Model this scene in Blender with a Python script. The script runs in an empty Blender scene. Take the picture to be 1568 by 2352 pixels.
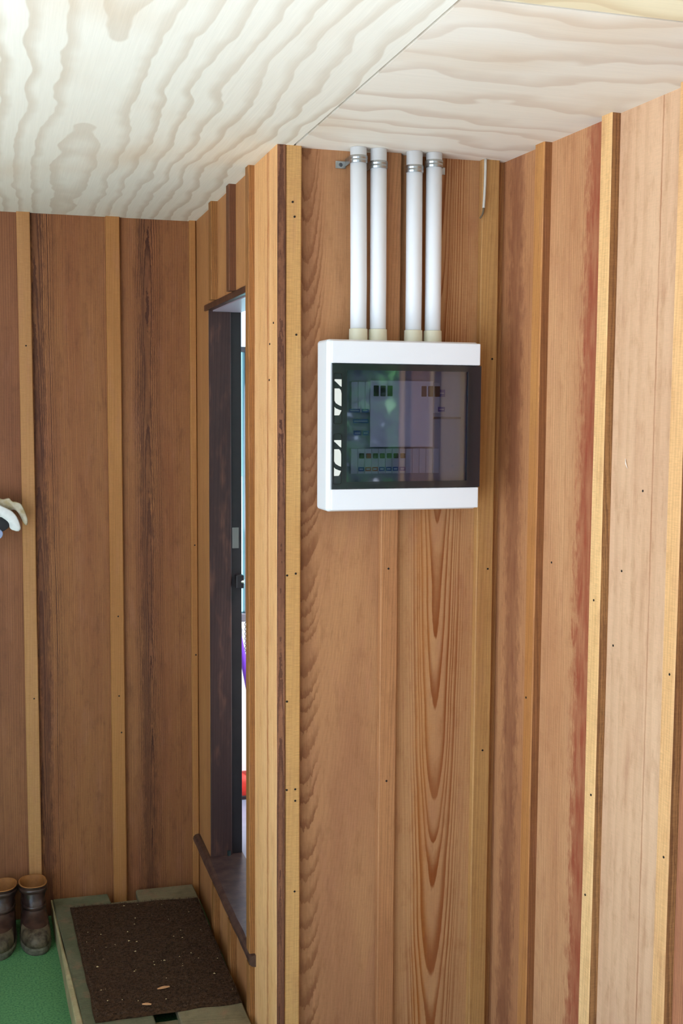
import bpy, bmesh, math, random
from mathutils import Vector, Matrix, noise as mnoise
rnd = random.Random(7)
scene = bpy.context.scene
C = scene.collection

# ------------------------------------------------------------------ camera
CZ = 1.77                       # eye height above the green floor
YAW, PITCH, ROLL, FPX = 0.29099, 0.09022, 0.00601, 2632.46
fw0 = Vector((math.sin(YAW), math.cos(YAW), 0)); rt0 = Vector((math.cos(YAW), -math.sin(YAW), 0)); up0 = Vector((0, 0, 1))
fwd = math.cos(PITCH)*fw0 - math.sin(PITCH)*up0
upv = math.sin(PITCH)*fw0 + math.cos(PITCH)*up0
rgt = math.cos(ROLL)*rt0 + math.sin(ROLL)*upv
upr = -math.sin(ROLL)*rt0 + math.cos(ROLL)*upv
cam_d = bpy.data.cameras.new('camera'); cam = bpy.data.objects.new('camera', cam_d); C.objects.link(cam)
cam_d.sensor_fit = 'VERTICAL'; cam_d.sensor_height = 36.0; cam_d.sensor_width = 24.0
cam_d.lens = FPX/2352*36.0; cam_d.clip_start = 0.02
M = Matrix((rgt, upr, -fwd)).transposed().to_4x4(); M.translation = Vector((0, 0, CZ)); cam.matrix_world = M
scene.camera = cam

# ------------------------------------------------------------------ sky, sun, exposure
world = bpy.data.worlds.new('sky'); scene.world = world; world.use_nodes = True
wn = world.node_tree; bg = wn.nodes['Background']
bg.inputs['Color'].default_value = (0.60, 0.79, 1.0, 1); bg.inputs['Strength'].default_value = 1.0
sun_d = bpy.data.lights.new('sun', 'SUN'); sun_d.energy = 10.0; sun_d.angle = 0.009; sun_d.color = (0.86, 0.94, 1.0)
sun = bpy.data.objects.new('sun', sun_d); C.objects.link(sun)
sdir = Vector((0.27, 0.06, -0.96)).normalized()          # the way the sunlight travels
sun.rotation_euler = sdir.to_track_quat('-Z', 'Y').to_euler(); sun.location = (-4, -2, 9)
vs = scene.view_settings
vs.view_transform = 'Standard'; vs.look = 'None'; vs.gamma = 1.0; vs.use_curve_mapping = False
vs.exposure = 1.35

# ------------------------------------------------------------------ measures (metres)
YF = 2.765      # front faces of the battens on the recess wall
YW = 2.786      # face of its boards
XD = 0.664      # face of the boards of the doorway wall
XR, AR = 1.267, 0.05255    # face of the right wall's boards, X = XR + AR*(YW-Y)
YB = 3.983      # face of the boards of the back wall
H = 2.405       # ceiling
SILL = 0.25
STEP = 0.07

# ------------------------------------------------------------------ helpers
def lin(h):
    h = h.lstrip('#'); o = []
    for i in (0, 2, 4):
        v = int(h[i:i+2], 16)/255
        o.append(v/12.92 if v <= 0.04045 else ((v+0.055)/1.055)**2.4)
    return (o[0], o[1], o[2], 1.0)

def tag(o, label=None, cat=None, group=None, kind=None):
    if label: o['label'] = label
    if cat: o['category'] = cat
    if group: o['group'] = group
    if kind: o['kind'] = kind
    return o

def link(name, me, mat=None, parent=None):
    o = bpy.data.objects.new(name, me); C.objects.link(o)
    if mat and me: me.materials.append(mat)
    if parent: o.parent = parent
    return o

def obj(name, bm, mat=None, parent=None, smooth=False):
    me = bpy.data.meshes.new(name)
    bmesh.ops.recalc_face_normals(bm, faces=bm.faces)
    bm.to_mesh(me); bm.free()
    if smooth:
        for p in me.polygons: p.use_smooth = True
    return link(name, me, mat, parent)

def empty(name, loc=(0, 0, 0), rz=0):
    o = bpy.data.objects.new(name, None); C.objects.link(o); o.location = loc; o.rotation_euler = (0, 0, rz); o.empty_display_size = 0.05
    return o

def rbox(bm, x0, x1, y0, y1, z0, z1, bev=0.0, seg=2):
    g = bmesh.ops.create_cube(bm, size=1.0)
    for v in g['verts']:
        v.co = Vector((x0 + (v.co.x+.5)*(x1-x0), y0 + (v.co.y+.5)*(y1-y0), z0 + (v.co.z+.5)*(z1-z0)))
    if bev > 0:
        es = list({e for v in g['verts'] for e in v.link_edges})
        bmesh.ops.bevel(bm, geom=es, offset=bev, segments=seg, affect='EDGES', profile=0.5)
    return bm

def box(name, x0, x1, y0, y1, z0, z1, mat, parent=None, bev=0.0, seg=2):
    return obj(name, rbox(bmesh.new(), x0, x1, y0, y1, z0, z1, bev, seg), mat, parent)

def rings(bm, loops, cap0=True, cap1=True):
    vs_ = [[bm.verts.new(p) for p in l] for l in loops]; n = len(vs_[0])
    for a, b in zip(vs_, vs_[1:]):
        for i in range(n): bm.faces.new((a[i], a[(i+1) % n], b[(i+1) % n], b[i]))
    if cap0: bm.faces.new(vs_[0])
    if cap1: bm.faces.new(vs_[-1])
    return vs_

def tube(bm, pts, rad, n=10, cap=True, flat=1.0):
    """tube along pts; rad a number or one per point"""
    pts = [Vector(p) for p in pts]; loops = []; prev = None
    for i, p in enumerate(pts):
        t = (pts[min(i+1, len(pts)-1)] - pts[max(i-1, 0)]).normalized()
        a = prev if prev is not None else (Vector((0, 1, 0)) if abs(t.y) < .9 else Vector((1, 0, 0)))
        a = (a - t*a.dot(t)).normalized(); prev = a; b = t.cross(a)
        r = rad[i] if isinstance(rad, (list, tuple)) else rad
        loops.append([p + a*math.cos(2*math.pi*k/n)*r*flat + b*math.sin(2*math.pi*k/n)*r for k in range(n)])
    return rings(bm, loops, cap, cap)

def cyl(bm, c, r, z0, z1, n=24):
    return rings(bm, [[(c[0]+r*math.cos(2*math.pi*k/n), c[1]+r*math.sin(2*math.pi*k/n), z) for k in range(n)] for z in (z0, z1)])

def bez(a, b, c, d, n=10):
    a, b, c, d = map(Vector, (a, b, c, d))
    return [a*(1-t)**3 + b*3*t*(1-t)**2 + c*3*t*t*(1-t) + d*t**3 for t in [i/n for i in range(n+1)]]

# ------------------------------------------------------------------ materials
class NT:
    """small node-tree writer"""
    def __init__(s, tree): s.t = tree
    def n(s, typ, **kw):
        nd = s.t.nodes.new(typ)
        for k, v in kw.items(): setattr(nd, k, v)
        return nd
    def put(s, sock, v):
        if hasattr(v, 'is_output'): s.t.links.new(v, sock)
        elif v is not None: sock.default_value = v
    def m(s, op, a, b=None, c=None, clamp=False):
        nd = s.n('ShaderNodeMath', operation=op, use_clamp=clamp)
        s.put(nd.inputs[0], a); s.put(nd.inputs[1], b); s.put(nd.inputs[2], c)
        return nd.outputs[0]
    def xyz(s, x, y, z):
        nd = s.n('ShaderNodeCombineXYZ'); s.put(nd.inputs[0], x); s.put(nd.inputs[1], y); s.put(nd.inputs[2], z); return nd.outputs[0]
    def noise(s, vec, scale=1.0, detail=2.0, rough=0.5):
        nd = s.n('ShaderNodeTexNoise'); s.put(nd.inputs['Vector'], vec); s.put(nd.inputs['Scale'], scale)
        nd.inputs['Detail'].default_value = detail; nd.inputs['Roughness'].default_value = rough
        return nd.outputs['Fac']
    def step(s, v, lo, hi):
        nd = s.n('ShaderNodeMapRange', interpolation_type='SMOOTHSTEP')
        s.put(nd.inputs[0], v); s.put(nd.inputs[1], lo); s.put(nd.inputs[2], hi); return nd.outputs[0]
    def mix(s, f, a, b, blend='MIX'):
        nd = s.n('ShaderNodeMix', data_type='RGBA', blend_type=blend)
        s.put(nd.inputs[0], f); s.put(nd.inputs[6], a); s.put(nd.inputs[7], b); return nd.outputs[2]

def wood_group():
    g = bpy.data.node_groups.new('sawn_wood', 'ShaderNodeTree'); I = g.interface
    fl = [('Centre', .1), ('Depth', .03), ('Slope', .03), ('Wander', .02), ('Spacing', .005), ('Contrast', .6), ('Jag', .4),
          ('StreakX', -1.), ('StreakW', .03), ('StreakAmt', 0.), ('Seed', 0.), ('Fibre', .5), ('Hatch', .2), ('Figure', 5.), ('Plain', .3)]
    for nme, d in fl: I.new_socket(nme, in_out='INPUT', socket_type='NodeSocketFloat').default_value = d
    for nme in ('Early', 'Tint', 'Late', 'Streak'): I.new_socket(nme, in_out='INPUT', socket_type='NodeSocketColor')
    I.new_socket('Color', in_out='OUTPUT', socket_type='NodeSocketColor'); I.new_socket('Height', in_out='OUTPUT', socket_type='NodeSocketFloat')
    k = NT(g); gi = k.n('NodeGroupInput').outputs; go = k.n('NodeGroupOutput').inputs
    tc = k.n('ShaderNodeTexCoord'); sp = k.n('ShaderNodeSeparateXYZ'); g.links.new(tc.outputs['Object'], sp.inputs[0])
    x, y, z = sp.outputs; sd = k.m('MULTIPLY', gi['Seed'], 7.31)
    def P(fx, fy, fz): return k.xyz(k.m('MULTIPLY_ADD', x, fx, sd), k.m('MULTIPLY', y, fy), k.m('MULTIPLY_ADD', z, fz, sd))
    w1 = k.m('SUBTRACT', k.noise(k.xyz(sd, 1.7, k.m('MULTIPLY', z, 1.1)), 1, 2), .5)
    w2 = k.m('SUBTRACT', k.noise(k.xyz(sd, 9.2, k.m('MULTIPLY', z, .8)), 1, 2), .5)
    w3 = k.m('SUBTRACT', k.noise(P(7, 7, 1.6), 1, 3), .5)
    d = k.m('ADD', k.m('MULTIPLY_ADD', gi['Slope'], z, gi['Depth']), k.m('MULTIPLY_ADD', w1, gi['Wander'], y))
    dx = k.m('ADD', k.m('SUBTRACT', x, gi['Centre']), k.m('MULTIPLY', w2, gi['Wander']))
    r = k.m('SQRT', k.m('ADD', k.m('MULTIPLY', dx, dx), k.m('MULTIPLY', d, d)))
    r = k.m('MULTIPLY_ADD', w3, .010, r)
    jag = k.m('MULTIPLY', k.m('SUBTRACT', k.noise(P(120, 120, 42), 1, 3, .6), .5), gi['Jag'])
    ring = k.m('ADD', k.m('DIVIDE', r, gi['Spacing']), jag)
    ring = k.m('MULTIPLY_ADD', k.noise(k.xyz(k.m('MULTIPLY', ring, .45), sd, 3.3), 1, 1), 2.2, ring)
    fr = k.m('FRACT', ring)
    late = k.m('MULTIPLY', k.step(fr, .30, .88), k.m('SUBTRACT', 1.0, k.step(fr, .92, 1.0)))
    fib = k.noise(P(330, 330, 7), 1, 4, .6)
    fine = k.noise(P(900, 900, 60), 1, 2)
    blo = k.noise(P(9, 9, 1.3), 1, 3)
    hat = k.noise(P(40, 40, 520), 1, 2)
    var = k.noise(P(14, 14, 3), 1, 2)
    rc = k.m('MULTIPLY', k.m('MULTIPLY', late, gi['Contrast']), k.m('MULTIPLY_ADD', var, 1.2, .35), clamp=True)
    fg = k.step(k.m('ABSOLUTE', k.m('ADD', dx, k.m('MULTIPLY', w3, .03))), k.m('MULTIPLY', gi['Figure'], .55), gi['Figure'])
    rc = k.m('MULTIPLY', rc, k.m('SUBTRACT', 1., k.m('MULTIPLY', fg, k.m('SUBTRACT', 1., gi['Plain']))))
    col = k.mix(k.step(blo, .3, .72), gi['Early'], gi['Tint'])
    mot = k.noise(P(38, 38, 11), 1, 4, .65)
    col = k.mix(k.m('MULTIPLY', k.step(mot, .48, .72), .30), col, gi['Late'])
    col = k.mix(k.m('MULTIPLY', k.step(k.noise(P(21, 21, 5), 1, 3, .6), .5, .75), .28), col, (.42, .17, .10, 1))
    col = k.mix(rc, col, gi['Late'])
    sw = gi['StreakW']
    so = k.m('ADD', k.m('SUBTRACT', x, gi['StreakX']), k.m('MULTIPLY', k.m('SUBTRACT', k.noise(P(70, 70, 22), 1, 4, .65), .5), k.m('MULTIPLY', sw, 1.9)))
    so = k.m('ABSOLUTE', k.m('ADD', so, k.m('MULTIPLY', w1, sw)))
    sm = k.m('SUBTRACT', 1.0, k.step(so, k.m('MULTIPLY', sw, .3), sw))
    sf = k.m('MULTIPLY', k.m('MULTIPLY', sm, gi['StreakAmt']), k.m('MULTIPLY_ADD', k.noise(P(60, 60, 9), 1, 3), 1.4, .15), clamp=True)
    col = k.mix(sf, col, gi['Streak'])
    br = k.m('MULTIPLY_ADD', k.m('SUBTRACT', fib, .5), gi['Fibre'], 1.0)
    br = k.m('MULTIPLY_ADD', k.m('SUBTRACT', fine, .5), .22, br)
    br = k.m('MULTIPLY_ADD', k.m('SUBTRACT', hat, .5), gi['Hatch'], br)
    col = k.mix(1.0, col, k.xyz(br, br, br), 'MULTIPLY')
    # pale scuffs and specks
    spk = k.step(k.noise(P(55, 55, 34), 1, 2, .7), .80, .84)
    col = k.mix(k.m('MULTIPLY', spk, .45), col, (.55, .50, .42, 1))
    g.links.new(col, go['Color'])
    hgt = k.m('ADD', k.m('MULTIPLY', fib, .6), k.m('ADD', k.m('MULTIPLY', hat, k.m('MULTIPLY', gi['Hatch'], 1.5)), k.m('MULTIPLY', late, k.m('MULTIPLY', gi['Contrast'], -.3))))
    g.links.new(hgt, go['Height'])
    return g
WG = wood_group(); SEED = [0]

def wood(name, early='c08a52', tint='b07845', late='7a4522', streak='7a3524', rough=.62, bump=.25, **kw):
    mt = bpy.data.materials.new(name); mt.use_nodes = True; t = mt.node_tree; k = NT(t)
    b = t.nodes['Principled BSDF']; b.inputs['Roughness'].default_value = rough; b.inputs['Specular IOR Level'].default_value = .3
    g = k.n('ShaderNodeGroup'); g.node_tree = WG; SEED[0] += 1
    g.inputs['Seed'].default_value = kw.pop('seed', SEED[0]*1.37)
    for nme, h in (('Early', early), ('Tint', tint), ('Late', late), ('Streak', streak)): g.inputs[nme].default_value = lin(h)
    for a, v in kw.items(): g.inputs[a].default_value = v
    t.links.new(g.outputs['Color'], b.inputs['Base Color'])
    bp = k.n('ShaderNodeBump'); bp.inputs['Strength'].default_value = bump; bp.inputs['Distance'].default_value = .002
    t.links.new(g.outputs['Height'], bp.inputs['Height']); t.links.new(bp.outputs[0], b.inputs['Normal'])
    return mt

def plain(name, col, rough=.5, metal=0., spec=.5, noise=0., nscale=40., bump=0., coat=0., col2=None):
    mt = bpy.data.materials.new(name); mt.use_nodes = True; t = mt.node_tree; k = NT(t); b = t.nodes['Principled BSDF']
    b.inputs['Roughness'].default_value = rough; b.inputs['Metallic'].default_value = metal; b.inputs['Specular IOR Level'].default_value = spec
    b.inputs['Coat Weight'].default_value = coat
    base = lin(col); b.inputs['Base Color'].default_value = base
    tc = k.n('ShaderNodeTexCoord').outputs['Object']
    nf = k.noise(tc, nscale, 4, .6)
    if noise or col2:
        c2 = lin(col2) if col2 else tuple(v*(1-noise) for v in base[:3])+(1,)
        t.links.new(k.mix(k.step(nf, .35, .68), base, c2), b.inputs['Base Color'])
    if bump:
        bp = k.n('ShaderNodeBump'); bp.inputs['Strength'].default_value = bump; bp.inputs['Distance'].default_value = .002
        t.links.new(nf, bp.inputs['Height']); t.links.new(bp.outputs[0], b.inputs['Normal'])
    return mt

def plywood(name, along, light, band, freq, warp, amt, seed, rough=.55, heart=None):
    """rotary-cut veneer: contour bands of a wavy height field running along one axis"""
    mt = bpy.data.materials.new(name); mt.use_nodes = True; t = mt.node_tree; k = NT(t); b = t.nodes['Principled BSDF']
    b.inputs['Roughness'].default_value = rough; b.inputs['Specular IOR Level'].default_value = .25
    sp = k.n('ShaderNodeSeparateXYZ'); t.links.new(k.n('ShaderNodeTexCoord').outputs['Object'], sp.inputs[0])
    x, y, z = sp.outputs
    u, v = (x, y) if along == 'Y' else (y, x)          # u across the grain, v along it
    P = lambda fu, fv, o=0.: k.xyz(k.m('MULTIPLY_ADD', u, fu, seed+o), k.m('MULTIPLY_ADD', v, fv, seed*.7), seed+o)
    big = k.noise(P(2.2, .9), 1, 2, .5); mid = k.noise(P(7, 4.5, 3.), 1, 2, .5); rip = k.noise(P(6, 9, 5.), 1, 1, .4)
    env = k.noise(P(1.5, 1.1, 8.), 1, 1)
    uu = u
    if heart is not None:
        du = k.m('SUBTRACT', u, heart); uu = k.m('SQRT', k.m('MULTIPLY_ADD', du, du, .0022))
    h = k.m('MULTIPLY_ADD', big, warp, k.m('MULTIPLY', uu, freq))
    h = k.m('MULTIPLY_ADD', mid, warp*.35, h)
    h = k.m('MULTIPLY_ADD', k.m('MULTIPLY', rip, env), warp*.22, h)
    fr = k.m('FRACT', h)
    bd = k.m('MULTIPLY', k.step(fr, .45, .90), k.m('SUBTRACT', 1., k.step(fr, .93, 1.)))
    bd = k.m('MULTIPLY', bd, k.m('MULTIPLY_ADD', k.noise(P(3, 1.5, 11.), 1, 2), 1.3, .25))
    fib = k.noise(P(260, 6, 1.), 1, 3, .6)
    col = k.mix(k.m('MULTIPLY', bd, amt, clamp=True), lin(light), lin(band))
    col = k.mix(k.m('MULTIPLY', k.step(k.noise(P(2.6, 1.3, 20.), 1, 2), .52, .72), .35), col, lin('d9b48a'))
    f = k.m('MULTIPLY_ADD', k.m('SUBTRACT', fib, .5), .13, 1.); col = k.mix(1., col, k.xyz(f, f, f), 'MULTIPLY')
    # pin knots
    pk = k.step(k.noise(P(30, 22, 31.), 1, 1), .84, .88); col = k.mix(k.m('MULTIPLY', pk, .5), col, lin('8a5a34'))
    t.links.new(col, b.inputs['Base Color'])
    bp = k.n('ShaderNodeBump'); bp.inputs['Strength'].default_value = .12; bp.inputs['Distance'].default_value = .002
    t.links.new(fib, bp.inputs['Height']); t.links.new(bp.outputs[0], b.inputs['Normal'])
    return mt

def smoked(name, col, gloss_rough=.02, ior=1.5):
    mt = bpy.data.materials.new(name); mt.use_nodes = True; t = mt.node_tree; k = NT(t)
    t.nodes.remove(t.nodes['Principled BSDF']); out = t.nodes['Material Output']
    tr = k.n('ShaderNodeBsdfTransparent'); tr.inputs[0].default_value = col
    gl = k.n('ShaderNodeBsdfGlossy'); gl.inputs['Roughness'].default_value = gloss_rough; gl.inputs['Color'].default_value = (1, 1, 1, 1)
    fz = k.n('ShaderNodeFresnel'); fz.inputs['IOR'].default_value = ior
    mx = k.n('ShaderNodeMixShader'); t.links.new(fz.outputs[0], mx.inputs[0]); t.links.new(tr.outputs[0], mx.inputs[1]); t.links.new(gl.outputs[0], mx.inputs[2])
    t.links.new(mx.outputs[0], out.inputs['Surface'])
    return mt

# ------------------------------------------------------------------ sawn timber
def timber(name, w, t, L, mat, parent, loc, rz=0., wob=.0015, ch=.0025, seg=14, z0=0., edge=None):
    """a sawn board: local x across, y into the wall (face at y=0), z up; slightly uneven edges"""
    bm = bmesh.new(); loops = []; s = rnd.random()*100
    for i in range(seg+1):
        z = z0 + L*i/seg
        a = wob*mnoise.noise((s, z*2.3, 0)); b = wob*mnoise.noise((s+9, z*2.3, 0)); f = wob*.7*mnoise.noise((s+20, z*1.7, 0))
        x0, x1 = a, w+b
        loops.append([(x0+ch, f, z), (x1-ch, f, z), (x1, f+ch, z), (x1, t, z), (x0, t, z), (x0, f+ch, z)])
    rings(bm, loops)
    o = obj(name, bm, mat, parent); o.location = loc; o.rotation_euler = (0, 0, rz)
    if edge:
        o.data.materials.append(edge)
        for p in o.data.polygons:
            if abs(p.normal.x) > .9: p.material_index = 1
    return o

nail_me = None
def nail(p, normal, parent, mat, r=.0027):
    global nail_me
    if nail_me is None:
        bm = bmesh.new()
        rings(bm, [[(q*r*math.cos(k*math.pi/5), q*r*math.sin(k*math.pi/5), h) for k in range(10)] for q, h in ((1, -.004), (1, .0006), (.7, .0011))])
        nail_me = bpy.data.meshes.new('nail'); bmesh.ops.recalc_face_normals(bm, faces=bm.faces); bm.to_mesh(nail_me); bm.free(); nail_me.materials.append(mat)
    o = bpy.data.objects.new('nail', nail_me); C.objects.link(o); o.parent = parent
    o.location = p; o.rotation_euler = Vector(normal).to_track_quat('Z', 'Y').to_euler()
    return o

M_nail = plain('nail_iron', '2b2420', .6, .6)
M_frame = wood('framing', 'a8743f', '96642f', '6b4022', Contrast=.3)

# ================================================================== THE SETTING
# --- ground and floor
M_ground = plain('pale_concrete', 'b4b4b4', .9, noise=.2, nscale=3, spec=.2)
gnd = box('floor_outside', -30, 30, -30, 30, -.20, -.05, M_ground)
tag(gnd, 'pale sunlit concrete yard around the porch', 'ground', kind='structure')
M_green = plain('green_floor', '62955f', .85, col2='44754c', nscale=160, bump=.6, spec=.25)
fl = box('floor', -1.45, XD+.02, 2.3, YB+.02, -.05, 0, M_green)
tag(fl, 'worn green matting floor beside the low wooden step', 'floor', kind='structure')
fl2 = box('floor_recess', XD+.02, 1.62, 1.0, YW+.03, -.05, 0, M_ground)
tag(fl2, 'pale concrete floor below the switchboard recess', 'floor', kind='structure')

# --- back wall
def wall(name, label): 
    e = empty(name); tag(e, label, 'wall', kind='structure'); return e
WBK = wall('wall_back', 'shaded board and batten cedar wall behind the boots and step')
box('backing', -1.45, .80, YB+.020, YB+.10, 0, H+.02, M_frame, WBK)
# boards of the back wall: (x0, x1, material)
bk = [(-1.45, -.79, wood('bk_a', 'b98450', 'a87243', '7d4a28', Contrast=.4)),
      (-.788, -.20, wood('bk_b', 'b98450', 'a87243', '7d4a28', Contrast=.4)),
      (-.198, .089, wood('bk_c', '9a6340', '855236', '603824', Centre=.45, Depth=.1, Slope=.01, Spacing=.006, Contrast=.35, Jag=.4)),
      (.091, .380, wood('bk_d', 'a26a3f', '945b37', '4d2817', Centre=.035, Depth=.004, Slope=.012, Wander=.03, Spacing=.0042, Contrast=.85, Jag=.7, Figure=.09, Plain=.45, StreakX=.045, StreakW=.03, StreakAmt=.7, streak='472418', Fibre=.7)),
      (.382, XD+.02, wood('bk_e', '9f693f', '905936', '4c2718', Centre=.115, Depth=.004, Slope=.010, Wander=.035, Spacing=.0045, Contrast=.9, Jag=.8, Figure=.06, Plain=.4, StreakX=.105, StreakW=.03, StreakAmt=.6, streak='4c2a1c', Fibre=.6))]
for x0, x1, mt in bk: timber('board', x1-x0, .020, H, mt, WBK, (x0, YB, 0), wob=.0004, ch=.001)
M_batA = wood('batten_tan', 'c08a58', 'b58050', 'a8733f', Centre=.4, Depth=.2, Spacing=.007, Contrast=.25, Jag=.2, Hatch=.35, Fibre=.35)
M_batB = wood('batten_orange', 'b97f48', 'ab713e', '9a6432', Centre=.3, Depth=.2, Spacing=.006, Contrast=.3, Jag=.2, Hatch=.25, Fibre=.4)
M_batC = wood('batten_honey', 'd9a463', 'cd9655', 'a97540', Centre=.4, Depth=.2, Spacing=.008, Contrast=.2, Jag=.2, Hatch=.4, Fibre=.35)
for x0, x1, mt in ((-.222, -.176, M_batA), (.072, .115, M_batA), (.359, .405, M_batB), (.640, XD-.002, M_batB)):
    timber('batten', x1-x0, .019, H, mt, WBK, (x0, YB-.0192, 0))
for x, z in ((.095, 1.97), (.100, .78), (.385, .77), (.392, .64), (.385, 1.05), (.652, 1.29), (.654, .9)): nail((x, YB-.0192, z), (0, -1, 0), WBK, M_nail)

# --- recess wall with the switchboard
WFR = wall('wall_front', 'cedar board and batten wall carrying the white switchboard')
box('backing', XD+.022, 1.40, YW+.020, YW+.09, 0, H+.02, M_frame, WFR)
fr = [(.690, .955, wood('fr_a', 'b8855a', 'a87450', '7b4a2a', Centre=.045, Depth=.25, Slope=-.080, Wander=.03, Spacing=.0046, Contrast=.70, Jag=.75, Figure=.050, Plain=.16, StreakX=.045, StreakW=.035, StreakAmt=.35, streak='7a4e30', Fibre=.4)),
      (.957, 1.221, wood('fr_b', 'c29264', 'b48056', '8a4a1e', Centre=.140, Depth=.088, Slope=-.032, Wander=.020, Spacing=.0056, Contrast=.95, Jag=.12, Fibre=.35, Figure=.085, Plain=.22, StreakX=.10, StreakW=.03, StreakAmt=.25, streak='c07a30')),
      (1.223, 1.275, wood('fr_c', 'b98450', 'a87040', '7a4528', Contrast=.4))]
for x0, x1, mt in fr: timber('board', x1-x0, .020, H, mt, WFR, (x0, YW, 0), wob=.0004, ch=.001)
M_f0 = wood('fbat_a', 'cf9f63', 'c8965a', 'b07d48', Centre=.4, Depth=.2, Spacing=.007, Contrast=.2, Jag=.2, Hatch=.5, Fibre=.3)
M_f1 = wood('fbat_b', 'ba8356', 'aa724a', '7d5030', Centre=.12, Depth=.05, Spacing=.006, Contrast=.35, Jag=.5, Fibre=.5)
M_f2 = wood('fbat_c', 'c2935a', 'b4804b', '8c5c34', Centre=.2, Depth=.1, Spacing=.007, Contrast=.3, Jag=.3, Fibre=.4)
for x0, x1, mt in ((.6835, .722, M_f0), (.934, .981, M_f1), (1.199, 1.2475, M_f2)):
    timber('batten', x1-x0, .0205, H, mt, WFR, (x0, YF, 0), wob=.0012)
for x, z in ((.687, 1.352), (.709, 1.356), (.687, 1.03), (.699, 2.27), (.704, 2.235), (.709, 1.95), (.687, .80), (.709, .80), (.709, .77),
             (.955, 1.36), (.955, .80), (1.232, 1.35), (1.234, 1.90), (1.226, .86), (.708, .53)): nail((x, YF-.0003, z), (0, -1, 0), WFR, M_nail)

# --- right wall, a little out of square
RZR = -math.pi/2 + math.atan(AR)
def RW(Y, off=0.): return Vector((XR - off + AR*(YW-Y), Y, 0))
YEND = 1.56
WRT = wall('wall_right', 'bright cedar board and batten wall at the right side of the recess')
bx = bmesh.new(); rings(bx, [[(RW(YW+.09, -.021).x, YW+.09, z), (RW(YEND, -.021).x, YEND, z), (RW(YEND, -.11).x, YEND, z), (RW(YW+.09, -.11).x, YW+.09, z)] for z in (0, H+.02)])
obj('backing', bx, M_frame, WRT)
rt = [(2.786, 2.563, wood('rt_a', 'c28a5e', 'b37a52', '8a5230', Centre=-.06, Depth=.05, Slope=.01, Wander=.03, Spacing=.007, Contrast=.35, Jag=.5, StreakX=.085, StreakW=.055, StreakAmt=.75, streak='7d4a33', Fibre=.35)),
      (2.561, 2.271, wood('rt_b', 'd39d70', 'c58c62', '955a35', Centre=-.12, Depth=.08, Slope=.01, Spacing=.008, Contrast=.3, Jag=.3, StreakX=.222, StreakW=.062, StreakAmt=.92, streak='9a4c33', Fibre=.5)),
      (2.269, 1.991, wood('rt_c', 'e0b692', 'd7aa86', 'a06a42', Centre=.150, Depth=.010, Slope=.006, Wander=.02, Spacing=.030, Contrast=.14, Jag=.10, Fibre=.18, StreakX=.172, StreakW=.0035, StreakAmt=.8, streak='b07a58')),
      (1.989, YEND, wood('rt_d', 'bb7d58', 'a96f50', '7c4430', Contrast=.4, Centre=.2, Depth=.1))]
for y0, y1, mt in rt:
    timber('board', (y0-y1)/math.cos(math.atan(AR)), .020, H, mt, WRT, RW(y0), RZR, wob=.0004, ch=.001)
M_r1 = wood('rbat_a', 'cc8f52', 'b97a43', '8a5530', Centre=.2, Depth=.1, Spacing=.006, Contrast=.35, Jag=.3, Fibre=.35)
M_r2 = wood('rbat_b', 'f3c48a', 'ecba7e', 'b8804a', Centre=.3, Depth=.2, Spacing=.008, Contrast=.2, Jag=.2, Hatch=.45, Fibre=.25)
M_r3 = wood('rbat_c', 'efbd86', 'e4b078', 'b27846', Centre=.3, Depth=.2, Spacing=.008, Contrast=.2, Jag=.2, Hatch=.4, Fibre=.25)
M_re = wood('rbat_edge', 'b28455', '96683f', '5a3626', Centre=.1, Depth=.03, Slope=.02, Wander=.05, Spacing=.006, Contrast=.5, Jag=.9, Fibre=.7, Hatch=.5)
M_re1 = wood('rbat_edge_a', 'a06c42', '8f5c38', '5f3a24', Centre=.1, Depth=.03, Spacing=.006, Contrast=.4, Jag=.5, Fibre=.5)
for y0, y1, mt in ((2.584, 2.540, M_r1), (2.292, 2.249, M_r2), (2.012, 1.970, M_r3), (1.70, 1.655, M_r3)):
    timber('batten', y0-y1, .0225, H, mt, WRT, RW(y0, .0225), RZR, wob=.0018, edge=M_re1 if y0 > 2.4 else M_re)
nr = Vector((-1, -AR, 0)).normalized()
for Y, z, o in ((2.271, 1.345, .0228), (2.262, .90, .0228), (2.50, 1.40, 0), (2.20, 1.42, 0), (2.225, 1.25, 0), (1.985, 1.24, .0228), (1.985, .86, .0228), (2.57, 1.05, .0228), (2.275, .66, .0228), (2.13, 1.60, 0)):
    q = RW(Y, o); nail((q.x, q.y, z), nr, WRT, M_nail)
# a torn pale splinter on the third board
bm = bmesh.new(); q = RW(2.19, .0015); tube(bm, [(q.x, q.y+.006, 1.665), (q.x-.002, q.y+.001, 1.655), (q.x, q.y-.003, 1.645)], [.0006, .0013, .0005], 6)
obj('splinter', bm, plain('splinter_white', 'efe4d8', .6), WRT)

# --- doorway wall
WDR = wall('wall_doorway', 'cedar cladding around the narrow doorway beside the switchboard recess')
RZD = -math.pi/2
M_cb = wood('dr_corner', 'f3bd84', 'e9b074', 'b8622f', Centre=-.2, Depth=.2, Spacing=.011, Contrast=.3, Jag=.15, StreakX=.175, StreakW=.012, StreakAmt=.7, streak='a8572c', Fibre=.25)
timber('board', 3.039-2.7655, .0215, H, M_cb, WDR, (XD-.004, 3.039, 0), RZD, wob=.0008, ch=.0015)
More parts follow.
